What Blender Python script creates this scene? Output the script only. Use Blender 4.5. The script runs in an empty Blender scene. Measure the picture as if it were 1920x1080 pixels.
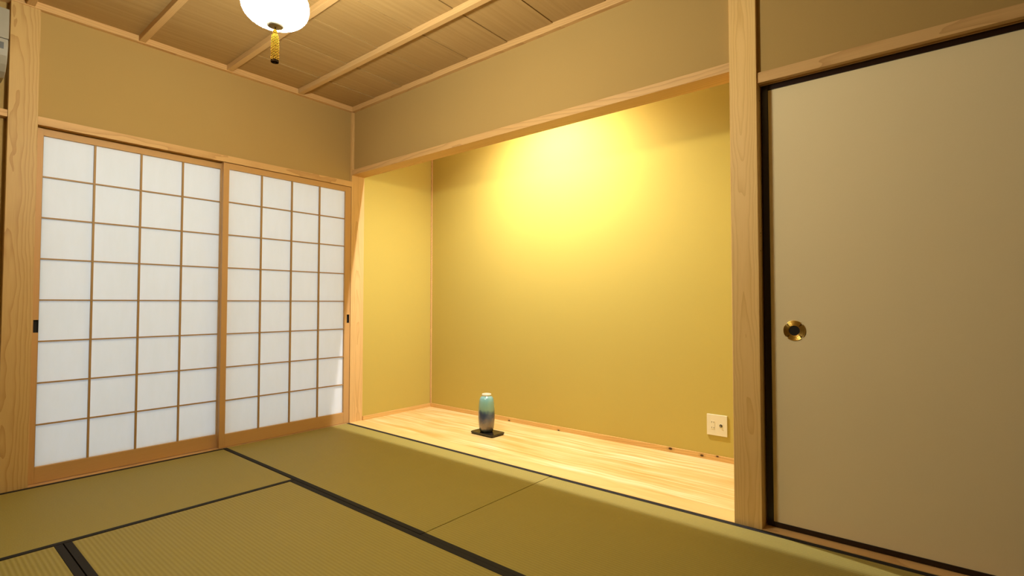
import bpy, bmesh, math, random
from mathutils import Vector, Matrix

random.seed(7)
PI = math.pi
SC = bpy.context.scene
COL = SC.collection

# ------------------------------------------------------------------ camera
YAW, PITCH, ROLL, FPX = 0.6894, 0.0300, 0.0009, 966.32
CAM = Vector((3.624, -2.364, 0.95))
fw = Vector((-math.sin(YAW) * math.cos(PITCH), math.cos(YAW) * math.cos(PITCH), math.sin(PITCH)))
rt = Vector((math.cos(YAW), math.sin(YAW), 0))
up = rt.cross(fw)
rt2 = rt * math.cos(ROLL) + up * math.sin(ROLL)
up2 = -rt * math.sin(ROLL) + up * math.cos(ROLL)
cd = bpy.data.cameras.new('camera')
cam = bpy.data.objects.new('camera', cd)
COL.objects.link(cam)
m = Matrix((rt2, up2, -fw)).transposed().to_4x4()
m.translation = CAM
cam.matrix_world = m
cd.sensor_width = 36
cd.lens = 36 * FPX / 1920
cd.clip_start = 0.02
SC.camera = cam

# ------------------------------------------------------------------ daylight, lamps, exposure
DAY = 1.85           # overcast daylight outside the paper screens
LANTERN = 410.0      # glow of the paper lantern
DOWN_W = 268.0       # alcove downlight, beam
DOWN_GLOW = 1500.0   # alcove downlight, wide lens glow added to lift the dark upper corners
LAMP_COL = (1.0, 0.98, 0.80)
DOWN_COL = (1.0, 1.0, 1.05)
w = bpy.data.worlds.new('world')
SC.world = w
w.use_nodes = True
bg = w.node_tree.nodes['Background']
bg.inputs[0].default_value = (0.82, 0.95, 1.10, 1)
bg.inputs[1].default_value = DAY
SC.view_settings.view_transform = 'Standard'
SC.view_settings.look = 'None'
SC.view_settings.exposure = 0.0
SC.view_settings.gamma = 1
SC.view_settings.use_curve_mapping = False

ld = bpy.data.lights.new('alcove_downlight_bulb', 'SPOT')
ld.energy = DOWN_W
ld.color = DOWN_COL
ld.spot_size = math.radians(137)
ld.spot_blend = 0.90
ld.shadow_soft_size = 0.010
lo = bpy.data.objects.new('alcove_downlight_bulb', ld)
COL.objects.link(lo)
lo.location = (1.44, 0.222, 2.740)

# ------------------------------------------------------------------ helpers
def tag(o, label=None, cat=None, group=None, kind=None):
    if label: o['label'] = label
    if cat: o['category'] = cat
    if group: o['group'] = group
    if kind: o['kind'] = kind
    return o

def empty(name, loc, rz=0, label=None, cat=None, group=None):
    o = bpy.data.objects.new(name, None)
    COL.objects.link(o)
    o.location = loc
    o.rotation_euler = (0, 0, rz)
    o.empty_display_size = 0.05
    return tag(o, label, cat, group)

def link(name, bm, mat, parent=None, smooth=False, loc=None):
    bmesh.ops.recalc_face_normals(bm, faces=bm.faces)
    me = bpy.data.meshes.new(name)
    bm.to_mesh(me)
    bm.free()
    for mm in (mat if isinstance(mat, (list, tuple)) else [mat]):
        me.materials.append(mm)
    if smooth:
        for p in me.polygons: p.use_smooth = True
    o = bpy.data.objects.new(name, me)
    COL.objects.link(o)
    if parent: o.parent = parent
    if loc: o.location = loc
    return o

def add_box(bm, x0, x1, y0, y1, z0, z1, bev=0.0, mi=0):
    vs = [bm.verts.new((x, y, z)) for x in (x0, x1) for y in (y0, y1) for z in (z0, z1)]
    q = [(0, 1, 3, 2), (4, 6, 7, 5), (0, 4, 5, 1), (2, 3, 7, 6), (0, 2, 6, 4), (1, 5, 7, 3)]
    fs = [bm.faces.new([vs[i] for i in f]) for f in q]
    for f in fs: f.material_index = mi
    if bev > 0:
        es = list({e for f in fs for e in f.edges})
        r = bmesh.ops.bevel(bm, geom=es, offset=bev, segments=2, profile=0.5, affect='EDGES')
        for f in r['faces']: f.material_index = mi
    return fs

def box(name, b, mat, parent=None, bev=0.0, local=False):
    """box object; its origin sits at the box's low corner so that wood grain differs between members"""
    bm = bmesh.new()
    x0, x1, y0, y1, z0, z1 = b
    add_box(bm, x0, x1, y0, y1, z0, z1, bev)
    return link(name, bm, mat, parent)

def extrude_profile(bm, pts, axis, a0, a1, mi=0):
    """closed 2-D profile pushed along an axis: 'x' profile is (y,z); 'y' profile is (x,z)"""
    def P(u, v, a):
        return (a, u, v) if axis == 'x' else (u, a, v)
    A = [bm.verts.new(P(u, v, a0)) for u, v in pts]
    B = [bm.verts.new(P(u, v, a1)) for u, v in pts]
    n = len(pts)
    fs = [bm.faces.new(A), bm.faces.new(B[::-1])]
    for i in range(n):
        fs.append(bm.faces.new([A[i], A[(i + 1) % n], B[(i + 1) % n], B[i]]))
    for f in fs: f.material_index = mi
    return fs

def lathe(bm, prof, seg=48, c=(0, 0, 0), closed_top=True, closed_bot=True, mi=0):
    rings = []
    for r, z in prof:
        rings.append([bm.verts.new((c[0] + r * math.cos(2 * PI * k / seg), c[1] + r * math.sin(2 * PI * k / seg), c[2] + z)) for k in range(seg)])
    for a, b in zip(rings, rings[1:]):
        for k in range(seg):
            f = bm.faces.new([a[k], a[(k + 1) % seg], b[(k + 1) % seg], b[k]])
            f.material_index = mi
    if closed_bot: bm.faces.new(rings[0][::-1]).material_index = mi
    if closed_top: bm.faces.new(rings[-1]).material_index = mi

def tube(bm, pts, rad, seg=8, mi=0):
    rings = []
    n = len(pts)
    for i, p in enumerate(pts):
        d = (Vector(pts[min(i + 1, n - 1)]) - Vector(pts[max(i - 1, 0)])).normalized()
        a = d.orthogonal().normalized()
        if abs(d.z) > 0.9: a = Vector((1, 0, 0)).cross(d).normalized()
        b = d.cross(a)
        r = rad[i] if isinstance(rad, (list, tuple)) else rad
        rings.append([bm.verts.new(Vector(p) + r * (a * math.cos(2 * PI * k / seg) + b * math.sin(2 * PI * k / seg))) for k in range(seg)])
    for A, B in zip(rings, rings[1:]):
        for k in range(seg):
            bm.faces.new([A[k], A[(k + 1) % seg], B[(k + 1) % seg], B[k]]).material_index = mi
    bm.faces.new(rings[0][::-1]).material_index = mi
    bm.faces.new(rings[-1]).material_index = mi

# ------------------------------------------------------------------ materials
class G:
    """tiny node-graph writer"""
    def __init__(s, name, rough=0.6, spec=0.3):
        s.m = bpy.data.materials.new(name)
        s.m.use_nodes = True
        s.t = s.m.node_tree
        s.b = s.t.nodes['Principled BSDF']
        s.b.inputs['Roughness'].default_value = rough
        s.b.inputs['Specular IOR Level'].default_value = spec
        s._c = None
    def n(s, kind, **kw):
        nd = s.t.nodes.new(kind)
        for k, v in kw.items(): setattr(nd, k, v)
        return nd
    def put(s, sock, v):
        if hasattr(v, 'is_output') or isinstance(v, bpy.types.NodeSocket): s.t.links.new(v, sock)
        else: sock.default_value = v
    def coord(s, which='Object'):
        if s._c is None: s._c = s.n('ShaderNodeTexCoord')
        return s._c.outputs[which]
    def map(s, v, scale=(1, 1, 1), loc=(0, 0, 0), rot=(0, 0, 0)):
        nd = s.n('ShaderNodeMapping')
        s.put(nd.inputs[0], v)
        nd.inputs['Location'].default_value = loc
        nd.inputs['Rotation'].default_value = rot
        nd.inputs['Scale'].default_value = scale
        return nd.outputs[0]
    def noise(s, v, scale, detail=3, rough=0.5, out='Fac'):
        nd = s.n('ShaderNodeTexNoise')
        s.put(nd.inputs['Vector'], v)
        nd.inputs['Scale'].default_value = scale
        nd.inputs['Detail'].default_value = detail
        nd.inputs['Roughness'].default_value = rough
        return nd.outputs[out]
    def math(s, op, a, b=0.0, c=None):
        nd = s.n('ShaderNodeMath', operation=op)
        s.put(nd.inputs[0], a); s.put(nd.inputs[1], b)
        if c is not None: s.put(nd.inputs[2], c)
        return nd.outputs[0]
    def vmath(s, op, a, b):
        nd = s.n('ShaderNodeVectorMath', operation=op)
        s.put(nd.inputs[0], a); s.put(nd.inputs[1], b)
        return nd
    def sep(s, v):
        nd = s.n('ShaderNodeSeparateXYZ'); s.put(nd.inputs[0], v); return nd.outputs
    def comb(s, x, y, z):
        nd = s.n('ShaderNodeCombineXYZ')
        s.put(nd.inputs[0], x); s.put(nd.inputs[1], y); s.put(nd.inputs[2], z)
        return nd.outputs[0]
    def ramp(s, f, stops, interp='LINEAR'):
        nd = s.n('ShaderNodeValToRGB')
        s.put(nd.inputs[0], f)
        e = nd.color_ramp.elements
        nd.color_ramp.interpolation = interp
        while len(e) < len(stops): e.new(0.5)
        for i, (p, c) in enumerate(stops):
            e[i].position = p
            e[i].color = (*c, 1) if len(c) == 3 else c
        return nd.outputs[0]
    def mix(s, f, a, b, mode='MIX'):
        nd = s.n('ShaderNodeMix', data_type='RGBA', blend_type=mode)
        s.put(nd.inputs[0], f)
        s.put(nd.inputs[6], a if not isinstance(a, tuple) else (*a, 1))
        s.put(nd.inputs[7], b if not isinstance(b, tuple) else (*b, 1))
        return nd.outputs[2]
    def bump(s, h, strength=0.2, dist=0.002):
        nd = s.n('ShaderNodeBump')
        nd.inputs['Strength'].default_value = strength
        nd.inputs['Distance'].default_value = dist
        s.put(nd.inputs['Height'], h)
        s.t.links.new(nd.outputs[0], s.b.inputs['Normal'])
    def base(s, c):
        s.put(s.b.inputs['Base Color'], c if not isinstance(c, tuple) else (*c, 1))
        return s.m

def plain(name, c, rough=0.5, spec=0.3, metal=0.0):
    g = G(name, rough, spec)
    g.b.inputs['Metallic'].default_value = metal
    f = g.noise(g.coord(), 40, 2)
    return g.base(g.mix(g.math('MULTIPLY', f, 0.12), c, tuple(x * 0.8 for x in c)))

def plaster(name, c, c2):
    g = G(name, 0.92, 0.08)
    v = g.coord()
    big = g.noise(v, 1.6, 4)
    fine = g.noise(v, 260, 3, 0.7)
    col = g.mix(big, c, c2)
    col = g.mix(g.math('MULTIPLY', fine, 0.25), col, tuple(x * 0.72 for x in c))
    g.bump(fine, 0.16, 0.0016)
    return g.base(col)

def wood(name, axis, light, dark, center=(0.0, 0.0), dens=36.0, wander=0.03, rough=0.5, spec=0.3, amount=0.75, seed=0.0, spots=None):
    """rings of growth about a wandering pith line that runs along the axis (cathedral grain on flat-sawn faces)"""
    g = G(name, rough, spec)
    v = g.coord()
    sx, sy, sz = g.sep(v)
    L, A, B = {'x': (sx, sy, sz), 'y': (sy, sx, sz), 'z': (sz, sx, sy)}[axis]
    lowp = g.comb(g.math('MULTIPLY', L, 0.55), seed, seed * 1.7)
    n1 = g.math('MULTIPLY', g.math('SUBTRACT', g.noise(lowp, 1.0, 1), 0.5), wander * 4)
    lowq = g.comb(g.math('MULTIPLY', L, 0.45), seed + 11.3, seed * 0.7 + 4)
    n2 = g.math('MULTIPLY', g.math('SUBTRACT', g.noise(lowq, 1.0, 1), 0.5), wander * 5)
    wob = g.math('MULTIPLY', g.math('SUBTRACT', g.noise(g.comb(g.math('MULTIPLY', L, 0.25), A, B), 14, 2), 0.5), 0.022)
    a = g.math('ADD', g.math('SUBTRACT', A, center[0]), n1)
    b = g.math('ADD', g.math('SUBTRACT', B, center[1]), n2)
    r = g.math('ADD', g.math('SQRT', g.math('ADD', g.math('MULTIPLY', a, a), g.math('MULTIPLY', b, b))), wob)
    ph = g.math('FRACT', g.math('MULTIPLY', r, dens * 2.4))
    ring = g.math('POWER', ph, 3.0)
    fib = g.noise(g.comb(g.math('MULTIPLY', L, 0.02), A, B), 420, 2, 0.6)
    broad = g.noise(g.comb(g.math('MULTIPLY', L, 0.10), A, B), 12, 2)
    f = g.math('ADD', g.math('MULTIPLY', ring, amount), g.math('MULTIPLY', g.math('SUBTRACT', fib, 0.45), 0.55))
    f = g.math('ADD', f, g.math('MULTIPLY', g.math('SUBTRACT', broad, 0.5), 0.7))
    nd = g.n('ShaderNodeClamp'); g.put(nd.inputs[0], f)
    col = g.mix(nd.outputs[0], light, dark)
    if spots:
        for (px, py, pz, rr) in spots:
            d = g.vmath('DISTANCE', g.vmath('MULTIPLY', v, (0.6, 1, 1)).outputs[0], (px * 0.6, py, pz)).outputs['Value']
            k = g.ramp(g.math('DIVIDE', d, rr * 3), [(0.0, (1, 1, 1)), (0.3, (0.9, 0.9, 0.9)), (0.42, (0.25, 0.25, 0.25)), (1.0, (0, 0, 0))])
            col = g.mix(k, col, (0.05, 0.018, 0.004))
    g.bump(fib, 0.08, 0.0008)
    return g.base(col)

W_L, W_D = (0.74, 0.47, 0.185), (0.50, 0.265, 0.075)
M = {}
M['wall'] = plaster('clay_plaster', (0.50, 0.335, 0.122), (0.465, 0.30, 0.105))
M['dim_wall'] = plaster('bounce_cut_plaster', (0.13, 0.095, 0.05), (0.11, 0.08, 0.04))  # walls out of view, coloured dark to cut bounce light in the room
M['alcove'] = plaster('alcove_plaster', (0.56, 0.425, 0.094), (0.53, 0.396, 0.087))
M['post_r'] = wood('hinoki_post_a', 'z', (0.88, 0.585, 0.225), (0.68, 0.385, 0.105), (2.985, 0.050), 52, 0.032, amount=0.55, seed=2.1)
M['post_l'] = wood('hinoki_post_b', 'z', (0.62, 0.40, 0.15), (0.42, 0.22, 0.06), (-0.105, -1.985), 52, 0.020, amount=0.65, seed=5.2)
M['post_c'] = wood('hinoki_post_c', 'z', W_L, W_D, (-0.06, 0.045), 52, 0.03, amount=0.5, seed=8.4)
M['trim_x'] = wood('spruce_along_x', 'x', (0.70, 0.43, 0.175), (0.46, 0.235, 0.075), (0.10, 1.94), 30, 0.05, amount=0.55, seed=1.3)
M['trim_y'] = wood('spruce_along_y', 'y', (0.70, 0.43, 0.175), (0.46, 0.235, 0.075), (-0.10, 1.95), 30, 0.05, amount=0.55, seed=3.3)
M['door_z'] = wood('shoji_wood_upright', 'z', (0.58, 0.335, 0.125), (0.47, 0.25, 0.085), (0.2, 0.3), 60, 0.02, amount=0.3)
M['door_y'] = wood('shoji_wood_level', 'y', (0.58, 0.335, 0.125), (0.47, 0.25, 0.085), (0.2, 0.6), 60, 0.02, amount=0.3)
M['lattice'] = wood('lattice_wood_backlit', 'z', (0.43, 0.255, 0.09), (0.35, 0.19, 0.062), (0.2, 0.3), 60, 0.02, amount=0.3)  # shoji wood darkened: its backlit look is put into the colour
M['batten'] = wood('batten_wood', 'x', (0.66, 0.42, 0.18), (0.47, 0.26, 0.09), (0.3, 2.2), 50, 0.02, amount=0.3)
M['base_x'] = wood('baseboard_wood', 'x', (0.74, 0.45, 0.14), (0.48, 0.23, 0.055), (0.80, 0.10), 30, 0.06, amount=0.5, seed=4,
                   spots=[(2.292, 0.845, 0.0235, 0.007), (2.492, 0.845, 0.0175, 0.006), (2.585, 0.845, 0.029, 0.0045), (0.95, 0.845, 0.008, 0.005), (1.43, 0.845, 0.004, 0.005)])
M['base_y'] = wood('baseboard_wood_y', 'y', (0.74, 0.45, 0.14), (0.48, 0.23, 0.055), (0.10, 0.10), 30, 0.06, amount=0.5, seed=6)
M['black_cloth'] = None

def m_ceiling():
    g = G('ceiling_boards', 0.6, 0.2)
    v = g.coord()
    x, y, z = g.sep(v)
    idx = g.math('FLOOR', g.math('DIVIDE', g.math('ADD', x, 0.035), 0.335))
    wn = g.n('ShaderNodeTexWhiteNoise', noise_dimensions='1D')
    g.put(wn.inputs['W'], idx)
    tone = wn.outputs['Value']
    fib = g.noise(g.comb(g.math('ADD', x, g.math('MULTIPLY', idx, 3.7)), g.math('MULTIPLY', y, 0.02), 0), 46, 3, 0.6)
    fine = g.noise(g.comb(x, g.math('MULTIPLY', y, 0.02), 0), 330, 2)
    f = g.math('ADD', g.math('MULTIPLY', fib, 0.75), g.math('MULTIPLY', fine, 0.25))
    col = g.ramp(f, [(0.3, (0.50, 0.33, 0.138)), (0.7, (0.40, 0.25, 0.094))])
    col = g.mix(g.math('MULTIPLY', tone, 0.22), col, (0.35, 0.21, 0.07))
    return g.base(col)
M['ceiling'] = m_ceiling()

def m_alcove_floor():
    g = G('alcove_floor_wood', 0.34, 0.4)
    v = g.coord()
    x, y, z = g.sep(v)
    idx = g.math('FLOOR', g.math('DIVIDE', y, 0.1235))
    wn = g.n('ShaderNodeTexWhiteNoise', noise_dimensions='1D')
    g.put(wn.inputs['W'], idx)
    yy = g.math('ADD', y, g.math('MULTIPLY', g.math('SUBTRACT', g.noise(g.comb(g.math('MULTIPLY', x, 0.9), y, 0), 2.0, 1), 0.5), 0.10))
    s1 = g.noise(g.comb(g.math('MULTIPLY', x, 0.025), yy, g.math('MULTIPLY', idx, 5.3)), 42, 3, 0.55)
    s2 = g.noise(g.comb(g.math('MULTIPLY', x, 0.02), yy, 0), 300, 2)
    s3 = g.noise(g.comb(g.math('MULTIPLY', x, 0.30), yy, 3.3), 9, 2)
    f = g.math('ADD', g.math('MULTIPLY', s1, 0.62), g.math('ADD', g.math('MULTIPLY', s2, 0.12), g.math('MULTIPLY', s3, 0.33)))
    col = g.ramp(f, [(0.36, (0.93, 0.80, 0.48)), (0.50, (0.82, 0.60, 0.25)), (0.66, (0.64, 0.385, 0.10))])
    col = g.mix(g.math('MULTIPLY', wn.outputs['Value'], 0.30), col, (0.70, 0.42, 0.115))
    return g.base(col)
M['alcove_floor'] = m_alcove_floor()
M['alcove_kerb'] = wood('alcove_front_board', 'x', (0.80, 0.53, 0.19), (0.68, 0.40, 0.11), (0.06, -0.3), 30, 0.05, 0.36, 0.4, 0.4, 7.7)

def m_tatami():
    g = G('tatami_rush', 0.62, 0.25)
    v = g.coord()
    x, y, z = g.sep(v)
    rib = g.math('SINE', g.math('MULTIPLY', y, 2 * PI / 0.0148))
    rib01 = g.math('MULTIPLY_ADD', rib, 0.5, 0.5)
    ripx = g.noise(g.comb(g.math('MULTIPLY', x, 1.0), g.math('MULTIPLY', y, 0.18), 0), 260, 2, 0.6)
    patch = g.noise(v, 3.0, 3)
    streak = g.noise(g.comb(g.math('MULTIPLY', x, 1.0), g.math('MULTIPLY', y, 0.06), 2), 34, 3)
    col = g.mix(ripx, (0.40, 0.33, 0.085), (0.32, 0.25, 0.056))
    col = g.mix(g.math('MULTIPLY', g.math('SUBTRACT', 1.0, rib01), 0.50), col, (0.235, 0.175, 0.034))
    col = g.mix(g.math('MULTIPLY', patch, 0.30), col, (0.34, 0.265, 0.068))
    col = g.mix(g.math('MULTIPLY', streak, 0.25), col, (0.38, 0.31, 0.098))
    h = g.math('ADD', rib01, g.math('MULTIPLY', ripx, 0.5))
    g.bump(h, 0.6, 0.0014)
    return g.base(col)
M['tatami'] = m_tatami()

def m_border():
    g = G('tatami_border_cloth', 0.8, 0.25)
    v = g.coord()
    f = g.noise(v, 500, 2)
    g.bump(f, 0.2, 0.0005)
    return g.base(g.mix(f, (0.013, 0.011, 0.010), (0.024, 0.021, 0.019)))
M['border'] = m_border()

def m_paper():
    m = bpy.data.materials.new('washi_paper')
    m.use_nodes = True
    t = m.node_tree
    t.nodes.clear()
    out = t.nodes.new('ShaderNodeOutputMaterial')
    d = t.nodes.new('ShaderNodeBsdfDiffuse')
    tr = t.nodes.new('ShaderNodeBsdfTranslucent')
    mx = t.nodes.new('ShaderNodeMixShader')
    tc = t.nodes.new('ShaderNodeTexCoord')
    mp = t.nodes.new('ShaderNodeMapping')
    mp.inputs['Scale'].default_value = (1, 1, 0.25)
    no = t.nodes.new('ShaderNodeTexNoise')
    no.inputs['Scale'].default_value = 30
    no.inputs['Detail'].default_value = 5
    cr = t.nodes.new('ShaderNodeValToRGB')
    cr.color_ramp.elements[0].position = 0.35
    cr.color_ramp.elements[0].color = (0.855, 0.855, 0.84, 1)
    cr.color_ramp.elements[1].position = 0.65
    cr.color_ramp.elements[1].color = (0.87, 0.87, 0.86, 1)
    t.links.new(tc.outputs['Object'], mp.inputs[0])
    t.links.new(mp.outputs[0], no.inputs['Vector'])
    t.links.new(no.outputs['Fac'], cr.inputs[0])
    t.links.new(cr.outputs[0], d.inputs[0])
    t.links.new(cr.outputs[0], tr.inputs[0])
    mx.inputs[0].default_value = 0.45
    t.links.new(d.outputs[0], mx.inputs[1])
    t.links.new(tr.outputs[0], mx.inputs[2])
    t.links.new(mx.outputs[0], out.inputs[0])
    return m
M['paper'] = m_paper()

def m_fusuma():
    g = G('fusuma_paper', 0.75, 0.2)
    v = g.coord()
    f = g.noise(v, 2.2, 3)
    fine = g.noise(v, 300, 2)
    col = g.mix(f, (0.92, 0.77, 0.47), (0.90, 0.74, 0.44))
    col = g.mix(g.math('MULTIPLY', fine, 0.10), col, (0.64, 0.50, 0.27))
    d = g.vmath('DISTANCE', v, (3.5263, 0.062, 1.8373)).outputs['Value']
    k = g.ramp(g.math('DIVIDE', d, 0.02), [(0.0, (0.55, 0.55, 0.55)), (0.3, (0.35, 0.35, 0.35)), (0.55, (0, 0, 0))])
    col = g.mix(k, col, (0.22, 0.15, 0.06))
    g.bump(fine, 0.05, 0.0005)
    return g.base(col)
M['fusuma'] = m_fusuma()
M['lacquer'] = plain('dark_lacquer', (0.020, 0.0075, 0.005), 0.28, 0.45)
M['pale_edge'] = plain('pale_paper_edge', (0.70, 0.56, 0.32), 0.7)
M['brass'] = plain('brass', (0.62, 0.40, 0.10), 0.28, 0.5, 1.0)
M['brass_dark'] = plain('brass_dark_groove', (0.16, 0.085, 0.018), 0.45, 0.5, 0.8)
M['dark'] = plain('dark_recess', (0.012, 0.009, 0.007), 0.6)
M['black_metal'] = plain('black_pull', (0.02, 0.017, 0.014), 0.4)
M['plastic'] = plain('ivory_plastic', (0.80, 0.70, 0.44), 0.4, 0.4)
M['steel'] = plain('jack_metal', (0.55, 0.50, 0.40), 0.3, 0.5, 1.0)
M['ac'] = plain('air_conditioner_plastic', (0.33, 0.30, 0.24), 0.45, 0.4)  # white unit; the lens's corner darkening is put into this colour
M['ac_dark'] = plain('air_conditioner_display', (0.055, 0.052, 0.047), 0.35, 0.4)
M['concrete'] = plain('subfloor', (0.30, 0.25, 0.18), 0.9)

def m_lantern():
    g = G('lantern_glass', 0.4, 0.3)
    g.base((0.95, 0.93, 0.88))
    g.b.inputs['Emission Color'].default_value = (*LAMP_COL, 1)
    # the frosted globe is brightest round its waist, dimmer towards the cap at its foot
    x, y, z = g.sep(g.coord())
    f = g.ramp(g.math('DIVIDE', g.math('SUBTRACT', z, 1.908 - 2.532), 0.140), [(0.0, (0.20,) * 3), (0.22, (0.32,) * 3), (0.50, (1.0,) * 3), (0.72, (0.72,) * 3), (1.0, (0.40,) * 3)])
    g.put(g.b.inputs['Emission Strength'], g.math('MULTIPLY', f, LANTERN))
    return g.m
M['lantern'] = m_lantern()
g = G('fill_glow_lens', 0.4)
g.base((0.9, 0.9, 0.9))
g.b.inputs['Emission Color'].default_value = (*DOWN_COL, 1)
g.b.inputs['Emission Strength'].default_value = DOWN_GLOW
M['lens'] = g.m
M['lamp_cap'] = plain('lamp_cap', (0.34, 0.31, 0.24), 0.6, 0.1)

def m_tassel():
    g = G('gold_thread', 0.9, 0.02)
    v = g.coord()
    x, y, z = g.sep(v)
    wv = g.math('SINE', g.math('MULTIPLY', g.math('ADD', z, g.math('MULTIPLY', x, 0.6)), 2 * PI / 0.0065))
    w01 = g.math('MULTIPLY_ADD', wv, 0.5, 0.5)
    g.bump(w01, 0.8, 0.002)
    return g.base(g.mix(w01, (0.035, 0.013, 0.0008), (0.30, 0.145, 0.010)))
M['tassel'] = m_tassel()
M['tassel_end'] = plain('tassel_dark_end', (0.03, 0.014, 0.004), 0.9, 0.02)

def m_vase():
    g = G('glazed_ceramic', 0.12, 0.55)
    v = g.coord()
    x, y, z = g.sep(v)
    wob = g.math('MULTIPLY', g.math('SUBTRACT', g.noise(g.map(v, (1, 1, 0.5)), 16, 3), 0.5), 0.055)
    zz = g.math('DIVIDE', g.math('ADD', z, wob), 0.262)
    col = g.ramp(zz, [(0.0, (0.010, 0.009, 0.011)), (0.085, (0.014, 0.012, 0.015)), (0.14, (0.27, 0.19, 0.135)), (0.27, (0.19, 0.135, 0.115)),
                      (0.36, (0.090, 0.08, 0.115)), (0.42, (0.022, 0.040, 0.115)), (0.50, (0.024, 0.050, 0.120)), (0.56, (0.085, 0.16, 0.17)),
                      (0.61, (0.215, 0.36, 0.235)), (0.80, (0.21, 0.40, 0.30)), (0.92, (0.20, 0.43, 0.39)), (1.0, (0.25, 0.46, 0.40))])
    streak = g.noise(g.map(v, (1, 1, 0.12)), 60, 3)
    col = g.mix(g.math('MULTIPLY', streak, 0.35), col, g.mix(0.5, col, (0.33, 0.42, 0.33)))
    # one dark blue cloud of glaze on the left side, half way down
    d = g.vmath('DISTANCE', g.vmath('MULTIPLY', v, (1, 1, 0.8)).outputs[0], (0.004, -0.058, 0.088)).outputs['Value']
    dn = g.math('ADD', d, g.math('MULTIPLY', g.math('SUBTRACT', g.noise(v, 45, 3), 0.5), 0.03))
    k = g.ramp(g.math('DIVIDE', dn, 0.06), [(0.0, (0.9, 0.9, 0.9)), (0.4, (0.7, 0.7, 0.7)), (0.8, (0, 0, 0))])
    col = g.mix(k, col, (0.022, 0.040, 0.110))
    g.b.inputs['Coat Weight'].default_value = 0.6
    g.b.inputs['Coat Roughness'].default_value = 0.06
    return g.base(col)
M['vase'] = m_vase()
M['vase_rim'] = plain('cream_glaze', (0.80, 0.74, 0.52), 0.15, 0.6)
M['tray'] = plain('black_lacquer_tray', (0.016, 0.012, 0.008), 0.12, 0.6)

# ------------------------------------------------------------------ room shell
ZC = 2.532            # ceiling boards
ZM = 2.497            # underside of the ceiling moulding
XR, YB = 3.96, -2.86  # right-hand wall, wall behind the camera
WL, WR = -0.02, 0.02  # recessed plaster planes (left wall x, alcove-side wall y)
S = 'structure'
ZA = 2.84             # alcove ceiling, hidden above the beam

def struct(name, b, mat, label, cat, bev=0.0):
    return tag(box(name, b, mat, None, bev), label, cat, None, S)

struct('floor', (-0.13, XR + 0.1, YB - 0.1, -0.001, -0.16, -0.056), M['concrete'], 'subfloor hidden beneath the tatami mats', 'floor')

# left wall: plaster above the paper screens, and the bay beyond the left post
struct('wall_left', (-0.16, WL, -1.885, -0.001, 1.928, ZM + 0.06), M['wall'], 'tan plaster wall band above the paper screens', 'wall')
struct('wall_left_bay', (-0.16, -0.05, YB, -1.99, -0.06, ZM + 0.06), M['wall'], 'tan plaster wall below the air conditioner left of the left post', 'wall')
# alcove-side wall over the beam and over the sliding panel
struct('wall_front', (0.0, 2.93, WR, 0.119, 2.022, ZA + 0.08), M['wall'], 'tan plaster wall hanging above the alcove beam', 'wall')
struct('wall_front_right', (3.035, XR, WR, 0.14, 1.943, ZM + 0.06), M['wall'], 'tan plaster wall above the cream sliding panel', 'wall')
# walls outside the frame
struct('unseen_wall_right', (XR, XR + 0.08, YB, 0.2, -0.06, ZM + 0.06), M['dim_wall'], 'unseen wall to the right of the camera, darkened to cut bounce light', 'wall')
struct('unseen_wall_back', (-0.16, XR + 0.08, YB - 0.08, YB, -0.06, ZM + 0.06), M['dim_wall'], 'unseen wall behind the camera, darkened to cut bounce light', 'wall')
# the closet behind the sliding panel
struct('wall_closet', (2.98, XR + 0.08, 0.16, 0.22, -0.06, ZM + 0.06), M['wall'], 'wall closing the space behind the cream sliding panel', 'wall')
# alcove
AD = 0.8543
struct('wall_alcove_back', (-0.08, 3.02, AD, AD + 0.08, -0.06, ZA + 0.08), M['alcove'], 'yellow plaster back wall of the alcove', 'wall')
struct('wall_alcove_left', (-0.08, -0.0015, 0.119, AD, -0.06, ZA + 0.08), M['alcove'], 'yellow plaster left side wall of the alcove', 'wall')
struct('wall_alcove_right', (2.9285, 3.02, 0.112, AD, -0.06, ZA + 0.08), M['alcove'], 'yellow plaster right side wall of the alcove behind the post', 'wall')
struct('ceiling_alcove', (-0.08, 3.02, 0.119, AD + 0.08, ZA, ZA + 0.08), M['alcove'], 'plaster ceiling inside the alcove above the beam', 'ceiling')

# room ceiling: lapped boards that run towards the alcove, one mesh
def build_ceiling():
    bm = bmesh.new()
    seams = [-0.03 + 0.335 * k for k in range(0, 13)]
    bays = [(-0.955, 0.03, 0), (YB - 0.02, -0.955, 1)]
    for y0, y1, lap in bays:
        for a, b in zip(seams, seams[1:]):
            a2, b2 = a + (0.004 if lap else 0.0), b + (0.004 if lap else 0.0)
            if a2 > XR: continue
            b2 = min(b2, XR + 0.03)
            lo = 0.0
            hi = 0.004
            g = 0.0016 if not lap else 0.0
            # each board rises a little towards its lapped edge
            pts = [(a2 + g, ZC + (0.0 if lap else hi)), (b2 - g, ZC + (hi if lap else lo)), (b2 - g, ZC + 0.03), (a2 + g, ZC + 0.03)]
            extr = [(bm.verts.new((x, y0, z)), bm.verts.new((x, y1, z))) for x, z in pts]
            n = 4
            bm.faces.new([e[0] for e in extr]); bm.faces.new([e[1] for e in extr][::-1])
            for i in range(n):
                bm.faces.new([extr[i][0], extr[(i + 1) % n][0], extr[(i + 1) % n][1], extr[i][1]])
    add_box(bm, -0.2, XR + 0.1, YB - 0.1, 0.019, ZC + 0.06, ZC + 0.12, 0, 1)  # dark backing sheet: shade above the seams put into its colour
    return tag(link('ceiling', bm, [M['ceiling'], M['dark']]), 'wooden board ceiling with narrow seams', 'ceiling', None, S)
build_ceiling()

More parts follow.
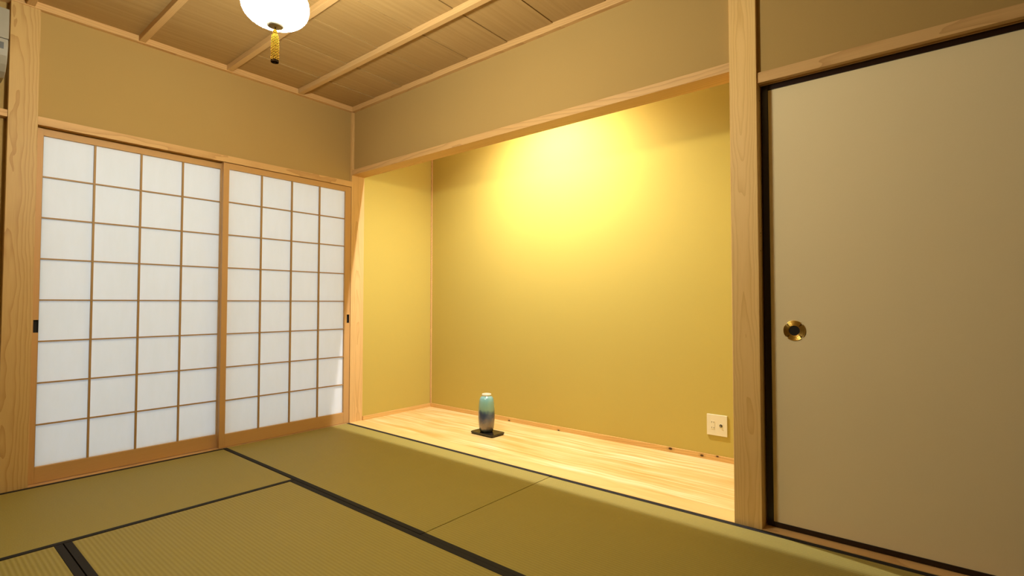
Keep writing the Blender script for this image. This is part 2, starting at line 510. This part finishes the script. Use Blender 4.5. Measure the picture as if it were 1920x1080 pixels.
# ceiling mouldings
struct('trim_1', (-0.09, 0.008, YB, 0.03, ZM, ZC + 0.01), M['trim_y'], 'pale wood ceiling moulding above the paper screens', 'moulding', 0.0012)
struct('trim_2', (0.0, 2.929, -0.008, 0.03, ZM, ZC + 0.01), M['trim_x'], 'pale wood ceiling moulding above the alcove wall', 'moulding', 0.0012)
struct('trim_3', (3.039, XR, -0.008, 0.03, ZM, ZC + 0.01), M['trim_x'], 'pale wood ceiling moulding right of the right post', 'moulding', 0.0012)

# ceiling battens, one object each
for k, (yc, lb) in enumerate([(-0.448, 'pale ceiling batten nearest the alcove'), (-0.944, 'ceiling batten second from the alcove, passing behind the lantern'),
                              (-1.434, 'dark ceiling batten to the left of the lantern'), (-1.922, 'ceiling batten ending beside the left post'),
                              (-2.41, 'ceiling batten nearest the wall behind the camera')]):
    o = box('trim_%d' % (4 + k), (0.006, XR, yc - 0.017, yc + 0.017, ZC - 0.031, ZC + 0.004), M['batten'], None, 0.0015)
    tag(o, lb, 'ceiling batten', 'ceiling battens', S)

# posts
struct('trim_9', (-0.115, 0.0, -1.995, -1.8805, -0.056, ZM + 0.01), M['post_l'], 'wooden post at the left end of the paper screens', 'post', 0.002)
struct('trim_10', (-0.115, 0.0, 0.0, 0.119, -0.056, ZM + 0.03), M['post_c'], 'wooden corner post between the paper screens and the alcove', 'post', 0.0015)
pr = struct('trim_11', (2.928, 3.04, 0.0, 0.112, -0.056, ZM + 0.06), M['post_r'], 'tall wooden post between the alcove and the cream sliding panel', 'post', 0.002)
for yy, zz, rr in ((0.0368, 1.2555, 0.0032), (0.0362, 1.2425, 0.002), (0.033, 1.179, 0.0028), (0.047, 1.838, 0.0025)):
    bm = bmesh.new()
    tube(bm, [(3.036, yy, zz), (3.0405, yy, zz)], rr, 10)
    link('nail_hole', bm, M['dark'], pr)
# the hanging beam of the alcove
struct('trim_12', (0.0, 2.929, 0.0, 0.119, 1.983, 2.025), M['trim_x'], 'pale wood beam across the top of the alcove opening', 'beam', 0.0015)

# lintel (grooved head rail) over the paper screens
bm = bmesh.new()
extrude_profile(bm, [(0.0, 1.8875), (-0.005, 1.8875), (-0.005, 1.901), (-0.037, 1.901), (-0.037, 1.8885), (-0.042, 1.8885), (-0.042, 1.901), (-0.074, 1.901),
                     (-0.074, 1.8885), (-0.11, 1.8885), (-0.11, 1.931), (0.0, 1.931)], 'y', -1.8810, 0.0)
tag(link('trim_13', bm, M['trim_y']), 'pale wood grooved lintel above the paper screens', 'lintel', None, S)
# threshold under the screens
struct('trim_14', (-0.115, -0.001, -1.8810, 0.0, -0.056, 0.001), M['trim_y'], 'wooden threshold under the paper screens', 'threshold', 0.0005)
# rail on the bay beyond the left post
struct('trim_15', (-0.06, -0.004, YB, -1.9955, 1.897, 1.933), M['trim_y'], 'narrow wooden rail on the wall left of the left post', 'rail', 0.001)
# lintel over the sliding panel, with two grooves below
bm = bmesh.new()
extrude_profile(bm, [(0.008, 1.9025), (0.034, 1.9025), (0.034, 1.916), (0.047, 1.916), (0.047, 1.9025), (0.056, 1.9025), (0.056, 1.916), (0.092, 1.916), (0.092, 1.9025), (0.13, 1.9025),
                     (0.13, 1.947), (0.008, 1.947)], 'x', 3.0395, XR)
tag(link('trim_16', bm, M['trim_x']), 'pale wood grooved lintel above the cream sliding panel', 'lintel', None, S)
struct('trim_17', (3.0395, XR, 0.0, 0.13, -0.056, 0.0015), M['trim_x'], 'wooden threshold under the cream sliding panel', 'threshold', 0.0005)
struct('trim_18', (0.0, 0.011, AD - 0.011, AD, 0.030, ZA), M['trim_x'], 'thin upright wood strip in the inner left corner of the alcove', 'corner strip')
# alcove floor and baseboards
struct('floor_alcove', (0.0, 2.9285, 0.1175, AD, -0.056, 0.0), M['alcove_floor'], 'pale glossy wood floor of the alcove', 'floor')
struct('trim_19', (0.0, 2.9285, 0.0005, 0.117, -0.056, 0.0), M['alcove_kerb'], 'front board of the alcove floor beside the tatami edge', 'floor edge')
struct('baseboard_back', (0.011, 2.9285, AD - 0.0095, AD, 0.0, 0.0325), M['base_x'], 'knotty wood baseboard along the alcove back wall', 'baseboard', 0.001)
struct('baseboard_left', (-0.0015, 0.009, 0.120, AD, 0.0, 0.0325), M['base_y'], 'wood baseboard along the alcove left side wall', 'baseboard', 0.001)

# ------------------------------------------------------------------ tatami mats
BW = 0.0273
def tatami(length, width, loc, rz, label, borders=True):
    """mat with its long side along local x, centred; top of the rush at z = 0"""
    t = empty('tatami_mat', loc, rz, label, 'tatami mat', 'tatami mats on the floor')
    bm = bmesh.new()
    g = 0.0020
    w2 = width / 2 - (BW if borders else g)
    add_box(bm, -length / 2 + g, length / 2 - g, -w2, w2, -0.055, 0.0, 0.0015)
    link('rush_surface', bm, M['tatami'], t)
    for s in (-1, 1):
        bm = bmesh.new()
        y0, y1 = sorted((s * (width / 2 - BW), s * (width / 2 - g)))
        add_box(bm, -length / 2 + g, length / 2 - g, y0, y1, -0.055, 0.0012, 0.001)
        link('cloth_border', bm, M['border'], t)
    return t

W = 0.946
tatami(1.968, W, (0.984, -W / 2, 0), 0, 'tatami mat in front of the alcove, running from the paper screens to the thin seam')
tatami(1.988, W, (1.968 + 0.994, -W / 2 - 0.003, 0), 0, 'tatami mat in front of the right post and the cream sliding panel')
tatami(1.908, 0.9435, (0.9435 / 2, -W - 0.954, 0), PI / 2, 'tatami mat lying lengthwise along the left half of the paper screens')
tatami(2.07, 0.9525, (0.9435 + 1.035, -W - 0.9525 / 2, 0), 0, 'large tatami mat at the bottom centre of the view')
tatami(2.07, 0.9555, (0.9435 + 1.035, -1.8985 - 0.9555 / 2, 0), 0, 'tatami mat showing only a corner at the bottom left')
tatami(1.908, 0.944, (3.0135 + 0.472, -W - 0.954, 0), PI / 2, 'tatami mat under the camera by the right wall')

# ------------------------------------------------------------------ paper screens
def shoji(y0, y1, xf, sl, sr, py0, py1, pull_y, label, post_side):
    """y0..y1 the door, xf its room face, py0..py1 the paper opening"""
    t = empty('shoji_screen', (xf, (y0 + y1) / 2, 0.002), 0, label, 'sliding screen', 'paper sliding screens')
    ox, oy, oz = t.location
    def B(name, b, mat, bev=0.001):
        bm = bmesh.new()
        add_box(bm, b[0] - ox, b[1] - ox, b[2] - oy, b[3] - oy, b[4] - oz, b[5] - oz, bev)
        return link(name, bm, mat, t)
    zb, zt, z0, z1 = 0.0035, 1.896, 0.0875, 1.845
    xb = xf - 0.030
    zf = 1.8845 if post_side == 'r' else 1.8815      # top of the room face
    # uprights; the one with the pull has a sunk slot
    pz0, pz1 = 0.794, 0.861
    for side, (a, b) in (('l', (y0, py0)), ('r', (py1, y1))):
        bm = bmesh.new()
        if side == post_side:
            p0, p1 = pull_y - 0.0105, pull_y + 0.0105
            for q in ((a, p0, zb, zf), (p1, b, zb, zf), (p0, p1, zb, pz0), (p0, p1, pz1, zf)):
                add_box(bm, xb - ox, xf - ox, q[0] - oy, q[1] - oy, q[2] - oz, q[3] - oz)
            add_box(bm, xb - ox, xf - 0.013 - ox, p0 - oy, p1 - oy, pz0 - oz, pz1 - oz)
        else:
            add_box(bm, xb - ox, xf - ox, a - oy, b - oy, zb - oz, zf - oz, 0.001)
        add_box(bm, xb + 0.001 - ox, xb + 0.014 - ox, a - oy, b - oy, zf - 0.002 - oz, zt - oz)
        st = link('stile', bm, M['door_z'], t)
    bm = bmesh.new()
    c0, c1 = pull_y - 0.0105 - oy, pull_y + 0.0105 - oy
    add_box(bm, -0.0128, -0.0118, c0, c1, pz0 - oz, pz1 - oz)
    for q in ((c0, c0 + 0.0012, pz0, pz1), (c1 - 0.0012, c1, pz0, pz1), (c0, c1, pz0, pz0 + 0.0012), (c0, c1, pz1 - 0.0012, pz1)):
        add_box(bm, -0.0128, 0.0004, q[0], q[1], q[2] - oz, q[3] - oz)
    tag(link('finger_pull', bm, M['black_metal'], t), 'small black sunken finger pull')
    bm = bmesh.new()
    add_box(bm, xb - ox, xf - 0.0005 - ox, py0 - oy, py1 - oy, z1 - oz, zf - oz, 0.001)
    add_box(bm, xb + 0.001 - ox, xb + 0.014 - ox, py0 - oy, py1 - oy, zf - 0.002 - oz, zt - oz)
    link('top_rail', bm, M['door_y'], t)
    B('bottom_rail', (xb, xf - 0.0005, py0, py1, zb, z0), M['door_y'])
    kx0, kx1, kw = xf - 0.0165, xf - 0.0035, 0.0046
    for k in range(1, 4):
        yc = py0 + (py1 - py0) * k / 4
        B('lattice_upright', (kx0, kx1, yc - kw, yc + kw, z0, z1), M['lattice'], 0.0)
    for k in range(1, 8):
        zc = z0 + (z1 - z0) * k / 8
        B('lattice_bar', (kx0, kx1 - 0.0006, py0, py1, zc - 0.0035, zc + 0.0035), M['lattice'], 0.0)
    bm = bmesh.new()
    add_box(bm, kx0 - 0.0012 - ox, kx0 - ox, py0 - 0.004 - oy, py1 + 0.004 - oy, z0 - 0.004 - oz, z1 + 0.004 - oz)
    tag(link('paper', bm, M['paper'], t), 'white translucent paper')
    return t
shoji(-0.9635, -0.0015, -0.0065, 0.035, 0.045, -0.9275, -0.0505, -0.0185, 'right-hand white paper sliding screen next to the corner post', 'r')
shoji(-1.8800, -0.9295, -0.0435, 0.030, 0.036, -1.8510, -0.9660, -1.8607, 'left-hand white paper sliding screen next to the left post', 'l')

# ------------------------------------------------------------------ cream sliding panel
def fusuma():
    x0, x1, yf = 3.0455, XR - 0.012, 0.062
    t = empty('fusuma_panel', (x0, yf, 0.0025), 0, 'cream paper sliding panel in a dark lacquered frame right of the tall post', 'sliding door')
    ox, oy, oz = t.location
    zb, zt = 0.0030, 1.912
    fz0, fz1 = 0.0235, 1.8805
    fx0, fx1 = 3.0705, x1 - 0.025
    bm = bmesh.new()
    add_box(bm, fx0 - ox, fx1 - ox, 0.0025, 0.020, fz0 - oz, fz1 - oz)
    p = link('cover_paper', bm, M['fusuma'], t)
    for nm, b in (('stile', (x0, fx0, zb, zt)), ('stile', (fx1, x1, zb, zt)), ('top_rail', (fx0, fx1, fz1, zt)), ('bottom_rail', (fx0, fx1, zb, fz0))):
        bm = bmesh.new()
        add_box(bm, b[0] - ox, b[1] - ox, -0.002, 0.022, b[2] - oz, b[3] - oz, 0.0015)
        link(nm, bm, M['lacquer'], t)
    # round brass pull: four petals of ridges about a dark cup
    c = (3.160 - ox, 0.0025, 0.837 - oz)
    def ring(bm, r0, r1, h, a0, a1, n=14):
        prev = None
        for i in range(n + 1):
            a = a0 + (a1 - a0) * i / n
            cs, sn = math.cos(a), math.sin(a)
            sec = [bm.verts.new((c[0] + r * cs, c[1] - hh, c[2] + r * sn)) for r, hh in ((r0, 0.0), (r0 + 0.0004, h * 0.8), ((r0 + r1) / 2, h), (r1 - 0.0004, h * 0.8), (r1, 0.0))]
            if prev:
                for j in range(4):
                    bm.faces.new([prev[j], prev[j + 1], sec[j + 1], sec[j]])
            else:
                bm.faces.new(sec)
            prev = sec
        bm.faces.new(prev[::-1])
    def disc(bm, r, h, n=48, rr=None):
        A = [bm.verts.new((c[0] + r * math.cos(2 * PI * k / n), c[1] + 0.001, c[2] + r * math.sin(2 * PI * k / n))) for k in range(n)]
        Bv = [bm.verts.new((c[0] + r * math.cos(2 * PI * k / n), c[1] - h, c[2] + r * math.sin(2 * PI * k / n))) for k in range(n)]
        bm.faces.new(A); bm.faces.new(Bv[::-1])
        for k in range(n):
            bm.faces.new([A[k], A[(k + 1) % n], Bv[(k + 1) % n], Bv[k]])
    bm = bmesh.new()
    disc(bm, 0.0385, 0.0010)
    h = link('door_pull', bm, M['brass_dark'], t)
    tag(h, 'round brass door pull with a dark cup')
    for q in range(4):
        a0 = q * PI / 2 + PI / 4 + 0.05
        a1 = a0 + PI / 2 - 0.10
        bm = bmesh.new()
        for i, (r0, r1) in enumerate(((0.0248, 0.0286), (0.0292, 0.0332), (0.0338, 0.0378), (0.0384, 0.0424))):
            sh = 0.02 * i
            ring(bm, r0, r1, 0.0036, a0 + sh, a1 - sh)
        link('petal', bm, M['brass'], h)
    bm = bmesh.new()
    ring(bm, 0.0205, 0.0244, 0.0044, 0, 2 * PI, 48)
    link('rim', bm, M['brass'], h)
    bm = bmesh.new()
    disc(bm, 0.0208, 0.0016)
    link('cup', bm, M['dark'], h)
    return t
fusuma()

# ------------------------------------------------------------------ pendant lantern
def lantern():
    LX, LY = 1.881, -1.534
    zbot, c, a = 1.908, 0.0700, 0.1085
    t = empty('pendant_lantern', (LX, LY, ZC), 0, 'glowing white round pendant lantern with a gold tassel under the ceiling', 'pendant lamp')
    oz = ZC
    bm = bmesh.new()
    prof = []
    n = 28
    e = 2.3
    for i in range(n + 1):
        th = -PI / 2 + PI * i / n
        cs, sn = max(math.cos(th), 0), math.sin(th)
        r = a * cs ** (2 / e)
        z = c * math.copysign(abs(sn) ** (2 / e), sn)
        prof.append((max(r, 0.004), zbot + c + z - oz))
    lathe(bm, prof, 64)
    tag(link('lamp_shade', bm, M['lantern'], t, True), 'bright glowing white globe')
    bm = bmesh.new()
    lathe(bm, [(0.004, zbot - 0.0075 - oz), (0.020, zbot - 0.0068 - oz), (0.0275, zbot - 0.003 - oz), (0.0275, zbot + 0.004 - oz)], 40)
    link('bottom_cap', bm, M['lamp_cap'], t, True)
    bm = bmesh.new()
    lathe(bm, [(0.045, zbot + 2 * c - 0.006 - oz), (0.045, zbot + 2 * c + 0.008 - oz), (0.012, zbot + 2 * c + 0.022 - oz)], 40)
    link('top_cap', bm, M['lamp_cap'], t, True)
    bm = bmesh.new()
    tube(bm, [(0, 0, zbot + 2 * c + 0.018 - oz), (0, 0, -0.02)], 0.004, 10)
    link('cord', bm, M['lamp_cap'], t, True)
    bm = bmesh.new()
    lathe(bm, [(0.05, -0.028), (0.05, -0.004), (0.045, 0.003)], 40)
    link('ceiling_rose', bm, M['lamp_cap'], t)
    # tassel
    ta = bpy.data.objects.new('tassel', None)
    COL.objects.link(ta)
    ta.parent = t
    ta.location = (0, 0, zbot - 0.007 - oz)
    ta.scale = (0.875, 0.875, 0.875)
    ta['label'] = 'gold cord tassel hanging below the globe'
    bm = bmesh.new()
    tube(bm, [(0, 0, 0.002), (0, 0, -0.022)], 0.0022, 10)
    lathe(bm, [(0.002, -0.030), (0.0065, -0.027), (0.0092, -0.020), (0.0085, -0.014), (0.004, -0.009)], 24)
    lathe(bm, [(0.004, -0.040), (0.0115, -0.038), (0.0128, -0.034), (0.0095, -0.029), (0.003, -0.027)], 24)
    link('knot', bm, M['tassel'], ta, True)
    N = 13
    for k in range(N):
        an = 2 * PI * k / N
        bm = bmesh.new()
        pts, rad = [], []
        for i in range(25):
            f = i / 24
            z = -0.036 - f * 0.100
            rr = 0.0105 + 0.0020 * min(1, f * 5) + 0.0004 * math.sin(i * 2.1 + k)
            pts.append((rr * math.cos(an), rr * math.sin(an), z))
            rad.append(0.0025 + 0.0007 * (i % 2))
        tube(bm, pts, rad, 8)
        link('strand', bm, M['tassel'], ta, True)
    bm = bmesh.new()
    lathe(bm, [(0.0128, -0.1362), (0.0128, -0.128), (0.0100, -0.120)], 24)
    for k in range(N):
        an = 2 * PI * k / N
        x, y = 0.0128 * math.cos(an), 0.0128 * math.sin(an)
        tube(bm, [(x, y, -0.133), (x * 0.97, y * 0.97, -0.1405)], [0.0031, 0.0026], 8)
    tag(link('strand_tips', bm, M['tassel_end'], ta), 'dark cut ends of the tassel')
    return t
lantern()

# ------------------------------------------------------------------ alcove downlight (housing of the lamp above)
t = empty('alcove_downlight', (1.44, 0.222, ZA), 0, 'downlight under the alcove ceiling behind the beam', 'downlight')
bm = bmesh.new()
lathe(bm, [(0.062, 0.0), (0.062, -0.088), (0.058, -0.090), (0.036, -0.090)], 48, closed_bot=True, closed_top=True)
link('housing', bm, M['plastic'], t)
bm = bmesh.new()
lathe(bm, [(0.034, -0.0915), (0.034, -0.089)], 40)
link('lens', bm, M['lens'], t)

# ------------------------------------------------------------------ outlet plate in the alcove
def outlet():
    x0, x1, z0, z1 = 2.5235, 2.6445, 0.1515, 0.2778
    t = empty('outlet_plate', ((x0 + x1) / 2, AD, (z0 + z1) / 2), 0, 'ivory wall plate with a double socket and an aerial jack on the alcove back wall', 'wall outlet')
    hw, hh = (x1 - x0) / 2, (z1 - z0) / 2
    bm = bmesh.new()
    add_box(bm, -hw, hw, -0.0085, 0.0, -hh, hh, 0.0022)
    link('plate', bm, M['plastic'], t)
    bm = bmesh.new()
    sx = -0.0245
    add_box(bm, sx - 0.0115, sx + 0.0115, -0.0097, -0.006, -0.0255, 0.0255, 0.0006)
    s = link('socket', bm, M['plastic'], t)
    for dz in (-0.0165, 0.0165):
        for dx, hh2 in ((-0.0062, 0.0042), (0.0062, 0.0035)):
            bm = bmesh.new()
            add_box(bm, sx + dx - 0.0012, sx + dx + 0.0012, -0.0099, -0.0072, dz - hh2, dz + hh2)
            link('slot', bm, M['dark'], s)
    jx = 0.0235
    def ringy(bm, prof, seg=28):
        rr = [[bm.verts.new((jx + r * math.cos(2 * PI * k / seg), y, r * math.sin(2 * PI * k / seg))) for k in range(seg)] for r, y in prof]
        for A, Bv in zip(rr, rr[1:]):
            for k in range(seg): bm.faces.new([A[k], A[(k + 1) % seg], Bv[(k + 1) % seg], Bv[k]])
        bm.faces.new(rr[-1])
    bm = bmesh.new()
    add_box(bm, jx - 0.0125, jx + 0.0125, -0.0095, -0.006, -0.0135, 0.0135, 0.003)
    j = link('aerial_jack', bm, M['plastic'], t)
    bm = bmesh.new()
    ringy(bm, [(0.0085, -0.009), (0.0085, -0.0108), (0.0065, -0.0108), (0.0062, -0.0100)])
    link('jack_hole', bm, M['dark'], j)
    bm = bmesh.new()
    ringy(bm, [(0.0045, -0.0095), (0.0045, -0.0145), (0.0028, -0.0147)])
    link('jack_pin', bm, M['steel'], j)
outlet()

# ------------------------------------------------------------------ vase on its tray
TX, TY, TRZ = 1.083, 0.440, math.radians(-1.5)
def tray():
    bm = bmesh.new()
    hx, hy = 0.110, 0.070
    def loop(dx, dy, z, ch):
        x, y = hx - dx, hy - dy
        # corners notched like a flower-stand board
        pts = [(-x + ch, -y), (x - ch, -y), (x - ch * 0.35, -y + ch * 0.35), (x, -y + ch), (x, y - ch), (x - ch * 0.35, y - ch * 0.35), (x - ch, y), (-x + ch, y), (-x + ch * 0.35, y - ch * 0.35), (-x, y - ch), (-x, -y + ch), (-x + ch * 0.35, -y + ch * 0.35)]
        return [bm.verts.new((a, b, z)) for a, b in pts]
    L = [loop(0.006, 0.006, 0.0, 0.010), loop(0.004, 0.004, 0.005, 0.010), loop(0.0, 0.0, 0.011, 0.012), loop(0.0, 0.0, 0.0165, 0.012), loop(0.0025, 0.0025, 0.0185, 0.012), loop(0.010, 0.010, 0.0165, 0.012)]
    n = 12
    for A, Bv in zip(L, L[1:]):
        for k in range(n): bm.faces.new([A[k], A[(k + 1) % n], Bv[(k + 1) % n], Bv[k]])
    bm.faces.new(L[0][::-1]); bm.faces.new(L[-1])
    o = link('display_tray', bm, M['tray'], None)
    o.location = (TX, TY, 0.0003)
    o.rotation_euler = (0, 0, TRZ)
    tag(o, 'glossy black rectangular tray under the vase on the alcove floor', 'tray')
tray()

def vase():
    t = empty('ceramic_vase', (1.0690, 0.4440, 0.0168), 0, 'tall ceramic vase glazed green above blue and brown, standing on the black tray', 'vase')
    prof = [(0.040, 0.000), (0.0455, 0.002), (0.050, 0.010), (0.0535, 0.025), (0.0570, 0.050), (0.0595, 0.080), (0.0608, 0.110), (0.0605, 0.140),
            (0.0590, 0.170), (0.0565, 0.198), (0.0535, 0.220), (0.0500, 0.237), (0.0450, 0.248), (0.0385, 0.2545), (0.0335, 0.2575), (0.0322, 0.2600)]
    bm = bmesh.new()
    lathe(bm, prof, 64, closed_top=False)
    link('body', bm, M['vase'], t, True)
    bm = bmesh.new()
    lathe(bm, [(0.0322, 0.2595), (0.0338, 0.2620), (0.0345, 0.2670), (0.0345, 0.2710), (0.0325, 0.2735), (0.0295, 0.2735), (0.0275, 0.2700), (0.0270, 0.2500), (0.0450, 0.2200), (0.0500, 0.1200), (0.0400, 0.0100)], 56, closed_bot=False)
    tag(link('rim', bm, M['vase_rim'], t, True), 'cream glazed rim')
vase()

# ------------------------------------------------------------------ air conditioner beyond the left post
def aircon():
    y0, y1 = -2.82, -2.020
    t = empty('air_conditioner', (-0.05, (y0 + y1) / 2, 2.07), 0, 'white wall air conditioner, colour darkened for lens falloff, cut off by the left post at the top left', 'air conditioner')
    ox, oy, oz = t.location
    def ext(name, pts, a, b, mat, bev=0.004):
        bm = bmesh.new()
        extrude_profile(bm, [(x - ox, z - oz) for x, z in pts], 'y', a - oy, b - oy)
        if bev:
            es = [e for e in bm.edges if abs(e.verts[0].co.y - e.verts[1].co.y) < 1e-6]
            bmesh.ops.bevel(bm, geom=es, offset=bev, segments=3, profile=0.5, affect='EDGES', clamp_overlap=True)
        return link(name, bm, mat, t)
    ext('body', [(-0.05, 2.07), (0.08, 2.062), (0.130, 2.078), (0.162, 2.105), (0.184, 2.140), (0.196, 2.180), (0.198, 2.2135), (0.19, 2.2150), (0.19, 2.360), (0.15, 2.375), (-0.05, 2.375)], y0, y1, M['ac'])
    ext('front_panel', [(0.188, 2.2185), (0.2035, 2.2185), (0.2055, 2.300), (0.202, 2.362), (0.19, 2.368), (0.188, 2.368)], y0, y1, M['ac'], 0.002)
    bm = bmesh.new()
    # display window on the curved lower front
    pts = [(0.1985, 2.198), (0.1995, 2.198), (0.195, 2.168), (0.1935, 2.168)]
    extrude_profile(bm, [(x - ox, z - oz) for x, z in pts], 'y', -2.12 - oy, -2.036 - oy)
    link('display_window', bm, M['ac_dark'], t)
    bm = bmesh.new()
    pts = [(0.1335, 2.0835), (0.166, 2.1115), (0.167, 2.1105), (0.134, 2.081)]
    extrude_profile(bm, [(x - ox, z - oz) for x, z in pts], 'y', y0 + 0.04 - oy, -2.045 - oy)
    link('louver', bm, M['ac_dark'], t)
aircon()
